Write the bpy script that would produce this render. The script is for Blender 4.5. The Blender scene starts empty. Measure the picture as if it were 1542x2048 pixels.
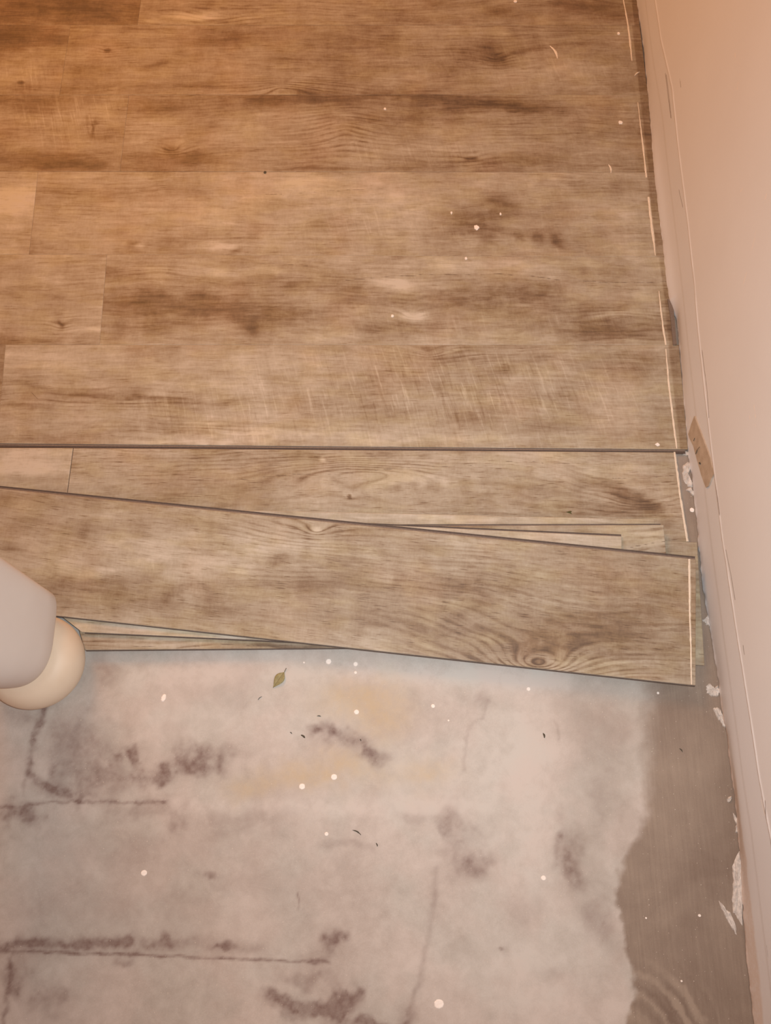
import bpy, math, random
import numpy as np

# ------------------------------------------------------------------ camera, light, exposure
S = bpy.context.scene
C = S.collection
H = 1.2                       # phone held 1.2 m above the slab
TILT = math.radians(16.2)     # leaning forward from straight down
FPX = 1540.0                  # focal length in pixels of a 1542 x 2048 frame

cam = bpy.data.cameras.new('camera')
cam.sensor_fit = 'VERTICAL'; cam.sensor_height = 24.0; cam.lens = 24.0 * FPX / 2048.0
cam.clip_start = 0.01
camo = bpy.data.objects.new('camera', cam); C.objects.link(camo)
camo.location = (0, 0, H); camo.rotation_euler = (TILT, 0, 0)
S.camera = camo

S.view_settings.view_transform = 'Standard'
S.view_settings.look = 'None'
S.view_settings.gamma = 1.0
S.view_settings.use_curve_mapping = False
S.view_settings.exposure = 0.0

def light(name, kind, loc, energy, color, target=None, **kw):
    l = bpy.data.lights.new(name, kind); l.energy = energy; l.color = color
    for k, v in kw.items(): setattr(l, k, v)
    o = bpy.data.objects.new(name, l); C.objects.link(o); o.location = loc
    if target is not None:
        from mathutils import Vector
        o.rotation_euler = (Vector(target) - Vector(loc)).to_track_quat('-Z', 'Y').to_euler()
    return o

# phone lamp beside the lens, and a warm bulb across the room to the upper left
light('phone_flash', 'SPOT', (0.05, 0.02, 1.215), 39.5, (0.96, 1.0, 0.995), target=(0.13, 0.34, 0),
      spot_size=math.radians(128), spot_blend=1.0, shadow_soft_size=0.02)
light('room_lamp', 'AREA', (-1.0, 2.0, 1.5), 24.2, (1.0, 0.347, 0.02), target=(-0.1, 0.8, 0), shape='DISK', size=0.9)
world = bpy.data.worlds.new('world'); S.world = world; world.use_nodes = True
bg = world.node_tree.nodes['Background']
bg.inputs[0].default_value = (1.0, 0.570, 0.405, 1); bg.inputs[1].default_value = 0.425

# ------------------------------------------------------------------ geometry helpers
ct, st = math.cos(TILT), math.sin(TILT)
def P(px, py, z=0.0, slope=0.0, y0=0.0):
    """world point on the plane Z = z + slope*(Y-y0) that the photo shows at px,py"""
    x = (px - 771.0) / FPX; y = -(py - 1024.0) / FPX
    dx, dy, dz = x, y * ct + st, y * st - ct
    t = (z - slope * y0 - H) / (dz - slope * dy)
    return (dx * t, dy * t, H + dz * t)
def Wl(px, py, X=0.5):
    """point on the wall plane x = X: (Y, Z)"""
    x = (px - 771.0) / FPX; y = -(py - 1024.0) / FPX
    t = X / x
    return ((y * ct + st) * t, H + (y * st - ct) * t)
def mm_per_px(px, py):
    a = P(px, py); b = P(px + 1, py); return abs(b[0] - a[0])
def my_per_px(px, py):
    a = P(px, py); b = P(px, py + 1); return abs(b[1] - a[1])

def _hash(i, j, s):
    h = np.sin(i * 127.1 + j * 311.7 + s * 74.7) * 43758.5453
    return h - np.floor(h)
def vnoise(x, y, s=0):
    i = np.floor(x); j = np.floor(y); fx = x - i; fy = y - j
    fx = fx * fx * fx * (fx * (fx * 6 - 15) + 10); fy = fy * fy * fy * (fy * (fy * 6 - 15) + 10)
    a = _hash(i, j, s); b = _hash(i + 1, j, s); c = _hash(i, j + 1, s); d = _hash(i + 1, j + 1, s)
    return (a * (1 - fx) + b * fx) * (1 - fy) + (c * (1 - fx) + d * fx) * fy
def fbm(x, y, s=0, o=4):
    t = np.zeros_like(x); a = 0.5; n = 0
    for k in range(o):
        t += a * vnoise(x, y, s + k * 13); n += a; a *= 0.55; x = x * 2.03 + 5.1; y = y * 2.03 + 1.7
    return t / n
def sstep(a, b, x):
    t = np.clip((x - a) / (b - a), 0, 1); return t * t * (3 - 2 * t)
def seg_dist(X, Y, pts):
    d = np.full_like(X, 9.0)
    for (x0, y0), (x1, y1) in zip(pts[:-1], pts[1:]):
        vx, vy = x1 - x0, y1 - y0; L = vx * vx + vy * vy + 1e-12
        t = np.clip(((X - x0) * vx + (Y - y0) * vy) / L, 0, 1)
        d = np.minimum(d, np.hypot(X - x0 - t * vx, Y - y0 - t * vy))
    return d

def link(name, me, mats, parent=None):
    o = bpy.data.objects.new(name, me); C.objects.link(o)
    for m in (mats if isinstance(mats, (list, tuple)) else [mats]): me.materials.append(m)
    if parent is not None: o.parent = parent
    return o
def mesh(name, V, Fc, mats, parent=None, smooth=False):
    me = bpy.data.meshes.new(name); me.from_pydata([tuple(map(float, v)) for v in V], [], Fc); me.update()
    if smooth:
        for p in me.polygons: p.use_smooth = True
    return link(name, me, mats, parent)
def tag(o, label=None, cat=None, group=None, kind=None):
    if label: o['label'] = label
    if cat: o['category'] = cat
    if group: o['group'] = group
    if kind: o['kind'] = kind
    return o
def set_attr(me, name, arr):
    a = me.attributes.new(name, 'FLOAT', 'POINT'); a.data.foreach_set('value', np.ascontiguousarray(arr, dtype=np.float32).ravel())
def set_vec(me, name, arr):
    a = me.attributes.new(name, 'FLOAT_VECTOR', 'POINT'); a.data.foreach_set('vector', np.ascontiguousarray(arr, dtype=np.float32).ravel())

# ------------------------------------------------------------------ materials
class NT:
    def __init__(s, name):
        s.m = bpy.data.materials.new(name); s.m.use_nodes = True; s.t = s.m.node_tree
        s.b = s.t.nodes['Principled BSDF']
    def n(s, typ, **kw):
        x = s.t.nodes.new(typ)
        for k, v in kw.items(): setattr(x, k, v)
        return x
    def put(s, sock, v):
        if hasattr(v, 'is_output'): s.t.links.new(v, sock)
        else: sock.default_value = v
    def math(s, op, a, b=0.0, c=0.0, clamp=False):
        x = s.n('ShaderNodeMath', operation=op, use_clamp=clamp)
        s.put(x.inputs[0], a); s.put(x.inputs[1], b); s.put(x.inputs[2], c); return x.outputs[0]
    def attr(s, name, vec=False):
        x = s.n('ShaderNodeAttribute', attribute_name=name); return x.outputs['Vector'] if vec else x.outputs['Fac']
    def vmul(s, v, k):
        x = s.n('ShaderNodeVectorMath', operation='MULTIPLY'); s.put(x.inputs[0], v); x.inputs[1].default_value = k; return x.outputs[0]
    def noise(s, v, k, detail=3.0, rough=0.55, dist=0.0):
        x = s.n('ShaderNodeTexNoise'); x.inputs['Scale'].default_value = 1.0
        x.inputs['Detail'].default_value = detail; x.inputs['Roughness'].default_value = rough; x.inputs['Distortion'].default_value = dist
        s.put(x.inputs['Vector'], s.vmul(v, k)); return x.outputs[0]
    def map(s, v, a, b, c=0.0, d=1.0):
        x = s.n('ShaderNodeMapRange', interpolation_type='SMOOTHSTEP')
        s.put(x.inputs[0], v)
        for i, q in enumerate((a, b, c, d)): x.inputs[i + 1].default_value = q
        return x.outputs[0]
    def ramp(s, v, stops):
        x = s.n('ShaderNodeValToRGB'); e = x.color_ramp.elements
        while len(e) < len(stops): e.new(0.5)
        for i, (p, c) in enumerate(stops): e[i].position = p; e[i].color = (*c, 1)
        s.put(x.inputs[0], v); return x.outputs[0]
    def mix(s, f, a, b, mode='MIX'):
        x = s.n('ShaderNodeMix', data_type='RGBA', blend_type=mode)
        s.put(x.inputs[0], f)
        for k, v in ((6, a), (7, b)):
            s.put(x.inputs[k], v if hasattr(v, 'is_output') else (*v, 1))
        return x.outputs[2]
    def obj(s):
        return s.n('ShaderNodeTexCoord').outputs['Object']
    def bump(s, h, strength, dist):
        x = s.n('ShaderNodeBump'); x.inputs['Strength'].default_value = strength; x.inputs['Distance'].default_value = dist
        s.put(x.inputs['Height'], h); s.t.links.new(x.outputs[0], s.b.inputs['Normal'])
    def done(s, col, rough=0.6, spec=0.3):
        s.put(s.b.inputs['Base Color'], col if hasattr(col, 'is_output') else (*col, 1))
        s.put(s.b.inputs['Roughness'], rough); s.b.inputs['Specular IOR Level'].default_value = spec
        return s.m

def simple(name, col, rough=0.6, spec=0.3, vary=0.12, scale=300.0):
    t = NT(name); n = t.noise(t.obj(), (scale, scale, scale), 3)
    lo = tuple(c * (1 - vary) for c in col); hi = tuple(min(1, c * (1 + vary)) for c in col)
    return t.done(t.ramp(n, [(0.3, lo), (0.7, hi)]), rough, spec)

def wood_material():
    t = NT('vinyl_plank_wood')
    g = t.attr('grain', True); f = t.attr('flat', True)
    tone = t.attr('tone'); crack = t.attr('crack'); saw = t.attr('saw'); pore = t.attr('pore')
    streak = t.noise(g, (3.0, 34, 1), 6, 0.62, 0.25)
    mott = t.noise(f, (7, 13, 1), 5, 0.6, 0.6)
    fine = t.noise(g, (16, 210, 1), 3, 0.6)
    sepg = t.n('ShaderNodeSeparateXYZ'); t.t.links.new(g, sepg.inputs[0])
    wob = t.noise(g, (9, 60, 1), 3, 0.6)
    ph = t.math('MULTIPLY_ADD', sepg.outputs[1], 720.0, t.math('MULTIPLY', wob, 9.0))
    rings = t.math('MULTIPLY', t.math('POWER', t.math('MULTIPLY_ADD', t.math('SINE', ph), 0.5, 0.5), 2.2), t.map(t.noise(f, (30, 60, 1), 3), 0.3, 0.6, 0.25, 1.0))
    tick = t.noise(f, (40, 820, 1), 1.5, 0.5)
    weave = t.noise(f, (330, 120, 1), 2, 0.5)
    sawn = t.noise(t.attr('sawv', True), (210, 14, 1), 3, 0.6)
    mid = t.noise(f, (26, 60, 1), 5, 0.65, 0.8); cross = t.noise(f, (38, 7, 1), 3, 0.6)
    v = t.math('MULTIPLY_ADD', tone, 0.47, 0.50)
    v = t.math('ADD', v, t.math('MULTIPLY_ADD', mid, 0.44, -0.22))
    v = t.math('ADD', v, t.math('MULTIPLY_ADD', cross, 0.24, -0.12))
    v = t.math('ADD', v, t.math('MULTIPLY_ADD', streak, 0.32, -0.16))
    v = t.math('ADD', v, t.math('MULTIPLY_ADD', mott, 0.52, -0.26))
    v = t.math('ADD', v, t.math('MULTIPLY_ADD', fine, 0.40, -0.20))
    v = t.math('ADD', v, t.math('MULTIPLY', t.math('SUBTRACT', 0.3, rings), t.attr('ring')))
    v = t.math('ADD', v, t.math('MULTIPLY_ADD', weave, 0.16, -0.08))
    v = t.math('ADD', v, t.math('MULTIPLY', t.map(sawn, 0.55, 0.72), t.math('MULTIPLY', saw, 0.15)))
    v = t.math('SUBTRACT', v, t.math('MULTIPLY', t.map(sawn, 0.46, 0.30), t.math('MULTIPLY', saw, 0.09)))
    v = t.math('SUBTRACT', v, t.math('MULTIPLY', t.map(tick, 0.60, 0.74), t.math('MULTIPLY', pore, 0.42)))
    col = t.ramp(v, [(0.05, (0.115, 0.078, 0.053)), (0.30, (0.217, 0.155, 0.102)), (0.5, (0.312, 0.257, 0.190)),
                     (0.72, (0.415, 0.372, 0.300)), (0.95, (0.54, 0.500, 0.430))])
    hue = t.noise(f, (9, 9, 1), 2)
    col = t.mix(t.map(hue, 0.45, 0.75, 0, 0.35), col, t.mix(1.0, col, (1.10, 0.94, 0.84), 'MULTIPLY'))
    gold = t.noise(f, (14, 30, 3), 3)
    col = t.mix(t.map(gold, 0.42, 0.68, 0, 0.8), col, t.mix(1.0, col, (1.0, 0.985, 0.86), 'MULTIPLY'))
    cw = t.map(crack, 0.0012, 0.0003)
    col = t.mix(t.math('MULTIPLY', cw, 0.75), col, (0.10, 0.065, 0.045))
    h = t.math('ADD', t.math('MULTIPLY', streak, 0.4), t.math('MULTIPLY', tick, 0.6))
    t.bump(h, 0.15, 0.0006)
    return t.done(col, 0.5, 0.25)
WOOD = wood_material()
CORE = simple('vinyl_core_dark', (0.105, 0.078, 0.066), 0.7)
CORE2 = simple('vinyl_core_ledge', (0.185, 0.145, 0.12), 0.6)
CUT = simple('pale_cut_vinyl', (0.74, 0.66, 0.55), 0.7, vary=0.08)
CHIP = simple('white_paint_chip', (0.86, 0.82, 0.78), 0.7, vary=0.05)
PLAST = simple('dry_plaster', (0.56, 0.53, 0.50), 0.9, vary=0.22, scale=220)
DIRT = simple('dark_dirt', (0.085, 0.075, 0.055), 0.9)
TWIG = simple('dry_moss', (0.10, 0.09, 0.035), 0.9)

# ------------------------------------------------------------------ planks
SEED = [3]
def plank(name, cpx, z=0.005, slope=0.0, y0=0.0, feats=(), tone=0.0, saw=0.0, ring=0.05, pore=0.5, parent=None,
          thick=0.0048, res=0.0024, bev=0.00012, cut_dark=None, visible=None):
    """cpx: TL, TR, BR, BL corners as the photo shows them (px) or world tuples (3 values)"""
    SEED[0] += 1; sd = SEED[0]
    w = [np.array(c if len(c) == 3 else P(c[0], c[1], z, slope, y0)) for c in cpx]
    TL, TR, BR, BL = w
    L = np.linalg.norm(TR - TL); Wd = np.linalg.norm(TL - BL)
    nu = max(6, int(L / res)); nv = max(6, int(Wd / res))
    e = 0.0006
    us = np.concatenate([[0, e / L], np.linspace(0, 1, nu)[1:-1], [1 - e / L, 1]])
    vs = np.concatenate([[0, e / Wd], np.linspace(0, 1, nv)[1:-1], [1 - e / Wd, 1]])
    nu, nv = len(us), len(vs)
    U, Vv = np.meshgrid(us, vs)
    co = ((1 - U)[..., None] * (1 - Vv)[..., None] * TL + U[..., None] * (1 - Vv)[..., None] * TR
          + U[..., None] * Vv[..., None] * BR + (1 - U)[..., None] * Vv[..., None] * BL)
    X = co[..., 0].copy(); Y = co[..., 1].copy()
    # plank-local frame
    ex = (TR - TL)[:2] / np.linalg.norm((TR - TL)[:2]); ey = np.array([-ex[1], ex[0]])
    lx = (X - TL[0]) * ex[0] + (Y - TL[1]) * ex[1]; ly = (X - TL[0]) * ey[0] + (Y - TL[1]) * ey[1]
    off = sd * 7.31
    wx = X + (fbm(X * 22, Y * 40, sd) - 0.5) * 0.030; wy = Y + (fbm(X * 14, Y * 40, sd + 5) - 0.5) * 0.022
    T = np.full_like(X, tone); G = np.zeros_like(X); SW = np.full_like(X, saw); RG = ring * sstep(.4, .7, fbm(lx * 4 + off, ly * 14, sd + 30)) * 2
    CR = np.full_like(X, 0.05)
    T += (fbm(lx * 5 + off, ly * 10, sd + 9) - 0.5) * 0.7
    G += (fbm(lx * 3.0 + off, ly * 9, sd + 3, 3) - 0.5) * 0.035
    rag = fbm(X * 30 + off, Y * 90, sd + 21)
    for ft in feats:
        k = ft[0]
        if k == 'c':
            pts = [P(a, b, z, slope, y0)[:2] for a, b in ft[1]]
            cd = seg_dist(X, Y + (fbm(X * 60, Y * 10, sd) - 0.5) * 0.004, pts)
            CR = np.minimum(CR, cd * (1.0 if len(ft) < 3 else ft[2])); continue
        px, py, rx, ry, a = ft[1:6]
        c = P(px, py, z, slope, y0); RX = rx * mm_per_px(px, py); RY = ry * my_per_px(px, py)
        sk = ft[6] if len(ft) > 6 else 0.0           # skew: rise per run
        if k == 'g':
            dx = (X - c[0]) / RX; dy = (Y - c[1] - sk * (X - c[0])) / RY
            q = np.exp(-(dx * dx + dy * dy) ** 0.65)
            G += a * q; RG += np.clip(q * 1.6, 0, 1) * 0.21
            continue
        dx = (wx - c[0]) / RX; dy = (wy - c[1] - sk * (wx - c[0])) / RY
        q = np.exp(-(dx * dx + dy * dy))
        if k == 'b': T += (a if a > 0 else a * 0.78) * q * (0.45 + 1.1 * rag)
        if k == 'k': T += a * np.exp(-(((X - c[0]) / RX) ** 2 + ((Y - c[1]) / RY) ** 2) ** 1.5)
        if k == 's': SW += a * q
    if cut_dark is not None:
        T += -0.45 * sstep(cut_dark, cut_dark + 0.003, X)
    T = np.maximum(T, -0.62 + 0.25 * np.minimum(T + 0.62, 0))
    Z = co[..., 2].copy()
    ed = np.zeros_like(Z); ed[0, :] = ed[-1, :] = 1; ed[:, 0] = ed[:, -1] = 1
    Z -= ed * bev
    top = np.stack([X, Y, Z], -1).reshape(-1, 3)
    idx = np.arange(nu * nv).reshape(nv, nu)
    a, b, c_, d = idx[:-1, :-1].ravel(), idx[1:, :-1].ravel(), idx[1:, 1:].ravel(), idx[:-1, 1:].ravel()
    quads = np.stack([a, b, c_, d], 1)
    ring_i = np.concatenate([idx[0, :], idx[1:, -1], idx[-1, :-1][::-1], idx[1:-1, 0][::-1]])
    nb = len(ring_i); bot = top[ring_i].copy(); bot[:, 2] -= thick
    n0 = len(top); bi = np.arange(n0, n0 + nb); nx = np.roll(np.arange(nb), -1)
    side = np.stack([ring_i, ring_i[nx], bi[nx], bi], 1)
    allv = np.concatenate([top, bot]); me = bpy.data.meshes.new(name)
    nq = len(quads) + len(side)
    me.vertices.add(len(allv)); me.vertices.foreach_set('co', allv.astype(np.float32).ravel())
    loops = np.concatenate([quads.ravel(), side.ravel(), bi[::-1]])
    me.loops.add(len(loops)); me.loops.foreach_set('vertex_index', loops.astype(np.int32))
    me.polygons.add(nq + 1)
    starts = np.concatenate([np.arange(nq) * 4, [nq * 4]]); tot = np.concatenate([np.full(nq, 4), [nb]])
    me.polygons.foreach_set('loop_start', starts.astype(np.int32))
    me.polygons.foreach_set('loop_total', tot.astype(np.int32))
    mi = np.concatenate([np.zeros(len(quads)), np.ones(len(side)), [1]]).astype(np.int32)
    me.materials.append(WOOD); me.materials.append(CORE)
    me.polygons.foreach_set('material_index', mi)
    me.update(calc_edges=True); me.validate()
    def full(A, fill=0.0): return np.concatenate([A.ravel(), np.full(nb, fill)])
    set_attr(me, 'tone', full(T)); set_attr(me, 'crack', full(CR, 1)); set_attr(me, 'saw', full(np.clip(SW, 0, 1.6)))
    set_attr(me, 'ring', full(RG)); set_attr(me, 'pore', full(np.full_like(X, pore)))
    z0 = np.full_like(X, off * 3.7)
    set_vec(me, 'grain', np.stack([full(lx + off), full(ly + G), full(z0)], 1))
    set_vec(me, 'flat', np.stack([full(lx + off), full(ly), full(z0)], 1))
    tt = lx + ly * 0.30 + 0.25 * ly * ly
    set_vec(me, 'sawv', np.stack([full(tt), full(ly), full(z0)], 1))
    o = bpy.data.objects.new(name, me); C.objects.link(o)
    if parent is not None: o.parent = parent
    return o

def slab_strip(name, pts_top, z0, z1, mat, parent=None):
    """closed strip polygon (world xy list, counter-clockwise) extruded from z0 to z1"""
    n = len(pts_top)
    V = [(x, y, z1) for x, y in pts_top] + [(x, y, z0) for x, y in pts_top]
    F = [list(range(n))] + [list(range(2 * n - 1, n - 1, -1))]
    F += [[i, i + n, (i + 1) % n + n, (i + 1) % n] for i in range(n)]
    return mesh(name, V, F, mat, parent)

def cut_line(parent, pts, z, slope=0.0, y0=0.0, name='cut_line', seed=1):
    """raised pale burr of a knife cut: pts = (px, py, width px)"""
    rnd = random.Random(seed); Lf, Rt = [], []
    for i in range(len(pts) - 1):
        x0, y_0, w0 = pts[i]; x1, y1, w1 = pts[i + 1]
        n = max(2, int(abs(y1 - y_0) / 7))
        for k in range(n + (1 if i == len(pts) - 2 else 0)):
            t = k / n; x = x0 + (x1 - x0) * t; y = y_0 + (y1 - y_0) * t; w = (w0 + (w1 - w0) * t) * rnd.uniform(0.85, 1.15)
            Lf.append((x - w / 2 + rnd.uniform(-.4, .4), y)); Rt.append((x + w / 2 + rnd.uniform(-.4, .4), y))
    n = len(Lf)
    l = [P(a, b, z, slope, y0) for a, b in Lf]; r = [P(a, b, z, slope, y0) for a, b in Rt]
    V = []
    for (a, b) in zip(l, r):
        m = [(a[i] + b[i]) / 2 for i in range(3)]
        V += [(a[0], a[1], a[2] - .0002), (m[0], m[1], m[2] + 0.0007), (b[0], b[1], b[2] - .0002)]
    F = []
    for i in range(n - 1):
        q = 3 * i
        F += [[q, q + 3, q + 4, q + 1], [q + 1, q + 4, q + 5, q + 2], [q, q + 2, q + 5, q + 3]]
    F += [[0, 1, 2], [3 * n - 1, 3 * n - 2, 3 * n - 3]]
    o = mesh(name, V, F, CUT, parent); o['label'] = 'pale knife-cut line across the plank end'
    return o

# ---- concrete slab -------------------------------------------------
def concrete_material():
    t = NT('concrete_slab'); o = t.obj()
    dark = t.attr('dark'); yel = t.attr('yellow'); cem = t.attr('cement'); lite = t.attr('lite'); arc = t.attr('arc')
    n1 = t.noise(o, (7, 7, 7), 6, 0.62, 0.4); n2 = t.noise(o, (60, 60, 60), 5, 0.65); n3 = t.noise(o, (500, 500, 500), 2)
    n4 = t.noise(o, (260, 12, 12), 3, 0.6)
    v = t.math('ADD', t.math('MULTIPLY', n1, 0.55), t.math('ADD', t.math('MULTIPLY', n2, 0.30), t.math('MULTIPLY', n3, 0.15)))
    n5 = t.noise(o, (26, 26, 26), 7, 0.75, 0.5)
    v = t.math('ADD', v, t.math('MULTIPLY_ADD', n5, 0.46, -0.23)); v = t.math('ADD', v, t.math('MULTIPLY', lite, 0.16))
    col = t.ramp(v, [(0.32, (0.385, 0.352, 0.328)), (0.5, (0.465, 0.438, 0.415)), (0.68, (0.545, 0.52, 0.50))])
    hue = t.noise(o, (9, 9, 9), 3)
    col = t.mix(t.map(hue, 0.40, 0.62), t.mix(1.0, col, (1.01, 0.985, 0.965), 'MULTIPLY'), t.mix(1.0, col, (0.98, 1.0, 0.985), 'MULTIPLY'))
    col = t.mix(t.math('MULTIPLY', yel, t.map(n2, 0.3, 0.7, 0.5, 1.0)), col, (0.50, 0.395, 0.235))
    dk = t.math('MULTIPLY', dark, t.map(n2, 0.30, 0.70, 0.7, 1.1), clamp=True)
    col = t.mix(dk, col, (0.19, 0.135, 0.120))
    cv = t.math('ADD', t.math('MULTIPLY', n4, 0.25), t.math('MULTIPLY', n1, 0.75))
    cv = t.math('ADD', cv, t.math('MULTIPLY', n3, 0.12)); cv = t.math('ADD', cv, t.math('MULTIPLY', arc, 0.22))
    ccol = t.ramp(cv, [(0.38, (0.185, 0.140, 0.112)), (0.56, (0.24, 0.193, 0.157)), (0.75, (0.312, 0.258, 0.210))])
    col = t.mix(cem, col, ccol)
    sp = t.noise(o, (420, 420, 420), 0)
    col = t.mix(t.math('MULTIPLY', t.map(sp, 0.80, 0.86), 0.6), col, (0.62, 0.57, 0.50))
    t.bump(t.math('ADD', t.math('MULTIPLY', n2, 0.7), t.math('MULTIPLY', n3, 0.3)), 0.25, 0.0008)
    return t.done(col, 0.62, 0.3)

def concrete_floor():
    xs = np.concatenate([np.linspace(-2.0, -0.80, 13)[:-1], np.arange(-0.80, 0.56, 0.0022), [0.60]])
    ys = np.concatenate([np.linspace(-1.3, -0.46, 10)[:-1], np.arange(-0.46, 0.50, 0.0022), np.linspace(0.52, 2.2, 12)])
    X, Y = np.meshgrid(xs, ys)
    wx = X + (fbm(X * 18, Y * 18, 31) - 0.5) * 0.05; wy = Y + (fbm(X * 18, Y * 18, 47) - 0.5) * 0.05
    fx = X + (fbm(X * 70, Y * 70, 51) - 0.5) * 0.012; fy = Y + (fbm(X * 70, Y * 70, 57) - 0.5) * 0.012
    rag = fbm(X * 45, Y * 45, 61, 5)
    hf = 0.35 + 1.3 * fbm(X * 130, Y * 130, 91, 4)
    D = np.zeros_like(X); YE = np.zeros_like(X); LI = np.zeros_like(X)
    def bl(px, py, rx, ry, sk=0.0, soft=True):
        c = P(px, py); RX = rx * mm_per_px(px, py); RY = ry * my_per_px(px, py)
        dx = (wx - c[0]) / RX; dy = (wy - c[1] + sk * (wx - c[0])) / RY
        return np.exp(-(dx * dx + dy * dy))
    def patch(px, py, rx, ry, amt, sk=0.0, lo=0.30, hi=0.62):
        q = bl(px, py, rx, ry, sk)
        return amt * 1.15 * hf * sstep(0.12, 0.80, q * 0.8 + (rag - 0.5) * 1.0) * np.sqrt(q)
    # soft dark smudges
    for a in [(150, 1500, 90, 90, .38), (220, 1560, 90, 40, .40), (110, 1570, 60, 30, .3), (30, 1625, 60, 30, .55), (60, 1640, 40, 22, .5),
              (380, 1530, 60, 32, .62), (310, 1550, 22, 30, .7), (440, 1520, 26, 35, .6), (262, 1530, 14, 22, .5), (345, 1665, 30, 45, .28),
              (300, 1615, 60, 26, .3), (420, 1750, 20, 10, .4), (680, 1480, 50, 28, .55), (740, 1500, 45, 22, .5), (650, 1470, 30, 20, .4),
              (335, 1884, 22, 14, .45), (440, 1893, 30, 7, .5), (650, 1885, 35, 25, .7),
              (620, 1910, 40, 14, .5), (550, 2010, 40, 22, .7), (640, 2020, 70, 26, .7), (695, 1995, 34, 26, .85), (740, 2035, 60, 20, .65),
              (600, 1950, 80, 30, .35), (90, 1990, 60, 50, .35), (280, 1700, 280, 60, .13), (480, 1640, 120, 30, .18), (1140, 1700, 40, 60, .30),
              (1150, 1740, 30, 40, .35), (920, 1700, 50, 60, .30), (960, 1730, 30, 40, .32), (900, 1640, 20, 30, .3), (1110, 1680, 14, 50, .3),
              (1190, 1830, 40, 60, .3), (1090, 1910, 14, 12, .0), (40, 1430, 50, 60, .30), (450, 1390, 60, 40, .13), (960, 1400, 30, 30, .25),
              (560, 1780, 200, 70, .10), (250, 1820, 260, 60, .14), (1180, 1480, 60, 100, .12), (820, 1620, 60, 14, .2), (690, 1690, 80, 12, .22),
              (990, 1910, 9, 8, 1.3), (1110, 1950, 40, 20, .18), (1050, 1830, 40, 40, .12), (500, 1350, 40, 30, .12), (350, 1460, 30, 30, .1),
              (200, 1340, 60, 40, .25), (30, 1960, 30, 60, .35), (240, 1920, 20, 14, .35), (1200, 1600, 40, 60, .15)]:
        D += patch(*a[:4], a[4]) + 0.25 * a[4] * bl(*a[:4])
    # lines: pts, width m, strength
    def line(pts, w, amt, jag=1.0, mod=0.5):
        p = [P(a, b)[:2] for a, b in pts]
        d = seg_dist(X * (1 - jag) + fx * jag, Y * (1 - jag) + fy * jag, p)
        return amt * np.exp(-(d / w) ** 2) * (1 - mod + 2 * mod * np.clip(rag, 0, 1)) * hf
    D += line([(88, 1400), (84, 1440), (66, 1475), (60, 1540), (72, 1560), (100, 1580), (140, 1592)], 0.0055, .85)
    D += line([(60, 1540), (52, 1565), (46, 1590)], 0.003, .3)
    D += line([(0, 1612), (35, 1614), (90, 1606), (160, 1603), (330, 1606)], 0.0022, .55, .7)
    D += line([(0, 1903), (100, 1905), (340, 1912), (480, 1918), (660, 1925)], 0.0018, .75, .4)
    D += line([(0, 1893), (40, 1886), (130, 1890), (255, 1884)], 0.0065, .85, .6) + line([(250, 1894), (350, 1884), (440, 1894), (520, 1898)], 0.008, .34, .6) + line([(0, 1900), (350, 1890)], 0.016, .18)
    D += line([(20, 1905), (24, 1940), (16, 1980), (8, 2048)], 0.0045, .65)
    D += line([(874, 1738), (868, 1800), (858, 1870), (838, 1960), (812, 2048)], 0.0045, .30, .5)
    D += line([(815, 2030), (800, 2060)], 0.01, .5)
    D += line([(978, 1402), (965, 1430), (935, 1460), (925, 1540)], 0.003, .25)
    D += line([(1108, 1440), (1116, 1480)], 0.002, .3)
    D += line([(597, 1788), (598, 1815)], 0.002, .5)
    for a in [(720, 1400, 80, 40, .55), (760, 1440, 60, 40, .45), (600, 1560, 110, 26, .62), (700, 1530, 70, 30, .5), (850, 1555, 60, 24, .5),
              (500, 1580, 40, 20, .35), (1000, 1300, 10, 10, .1)]:
        YE += a[4] * bl(*a[:4])
    # painted light band, then ghosts of old tile joints; paler middle, darker lower left
    LI += line([(250, 1352), (600, 1345), (850, 1350), (1130, 1362)], 0.016, .95, .3, .3)  # pale band before the stack: cool fill light painted into the slab colour
    LI += line([(350, 1612), (700, 1615), (900, 1615), (980, 1610)], 0.011, .75, .3, .3)
    LI += line([(700, 1925), (900, 1930), (1150, 1920)], 0.012, .35, .3, .3)
    LI += 0.75 * bl(1030, 1560, 170, 260) + 0.55 * bl(1080, 1980, 160, 160) + 0.35 * bl(30, 1560, 60, 60) + .4 * bl(450, 1450, 160, 60) + .3 * bl(640, 1560, 300, 160)
    LI -= 0.35 * bl(240, 1750, 300, 160) + 0.45 * bl(200, 1980, 300, 100)
    # smooth trowelled cement along the wall
    yb = [(900, 1350), (1370, 1290), (1500, 1286), (1600, 1292), (1650, 1285), (1690, 1262), (1760, 1236), (1800, 1234), (1870, 1244), (1930, 1262),
          (1985, 1268), (2010, 1258), (2048, 1252), (2200, 1250)]
    wy_ = np.array([P(b, a)[1] for a, b in yb])[::-1]; wx_ = np.array([P(b, a)[0] for a, b in yb])[::-1]
    xb = np.interp(Y, wy_, wx_)
    soft = np.interp(Y, [-0.6, -0.25, -0.12, -0.02, 0.3], [0.006, 0.006, 0.012, 0.03, 0.05])
    CE = sstep(-soft, soft, fx - xb + (rag - 0.5) * 0.012)
    CE = np.maximum(CE, 0.35 * bl(1190, 1430, 90, 110)); CE = np.maximum(CE, 0.28 * bl(1230, 1560, 60, 160)); CE = np.maximum(CE, 0.30 * bl(1170, 1680, 60, 130))
    CE = np.maximum(CE, 0.20 * bl(1230, 1900, 40, 100))
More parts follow.
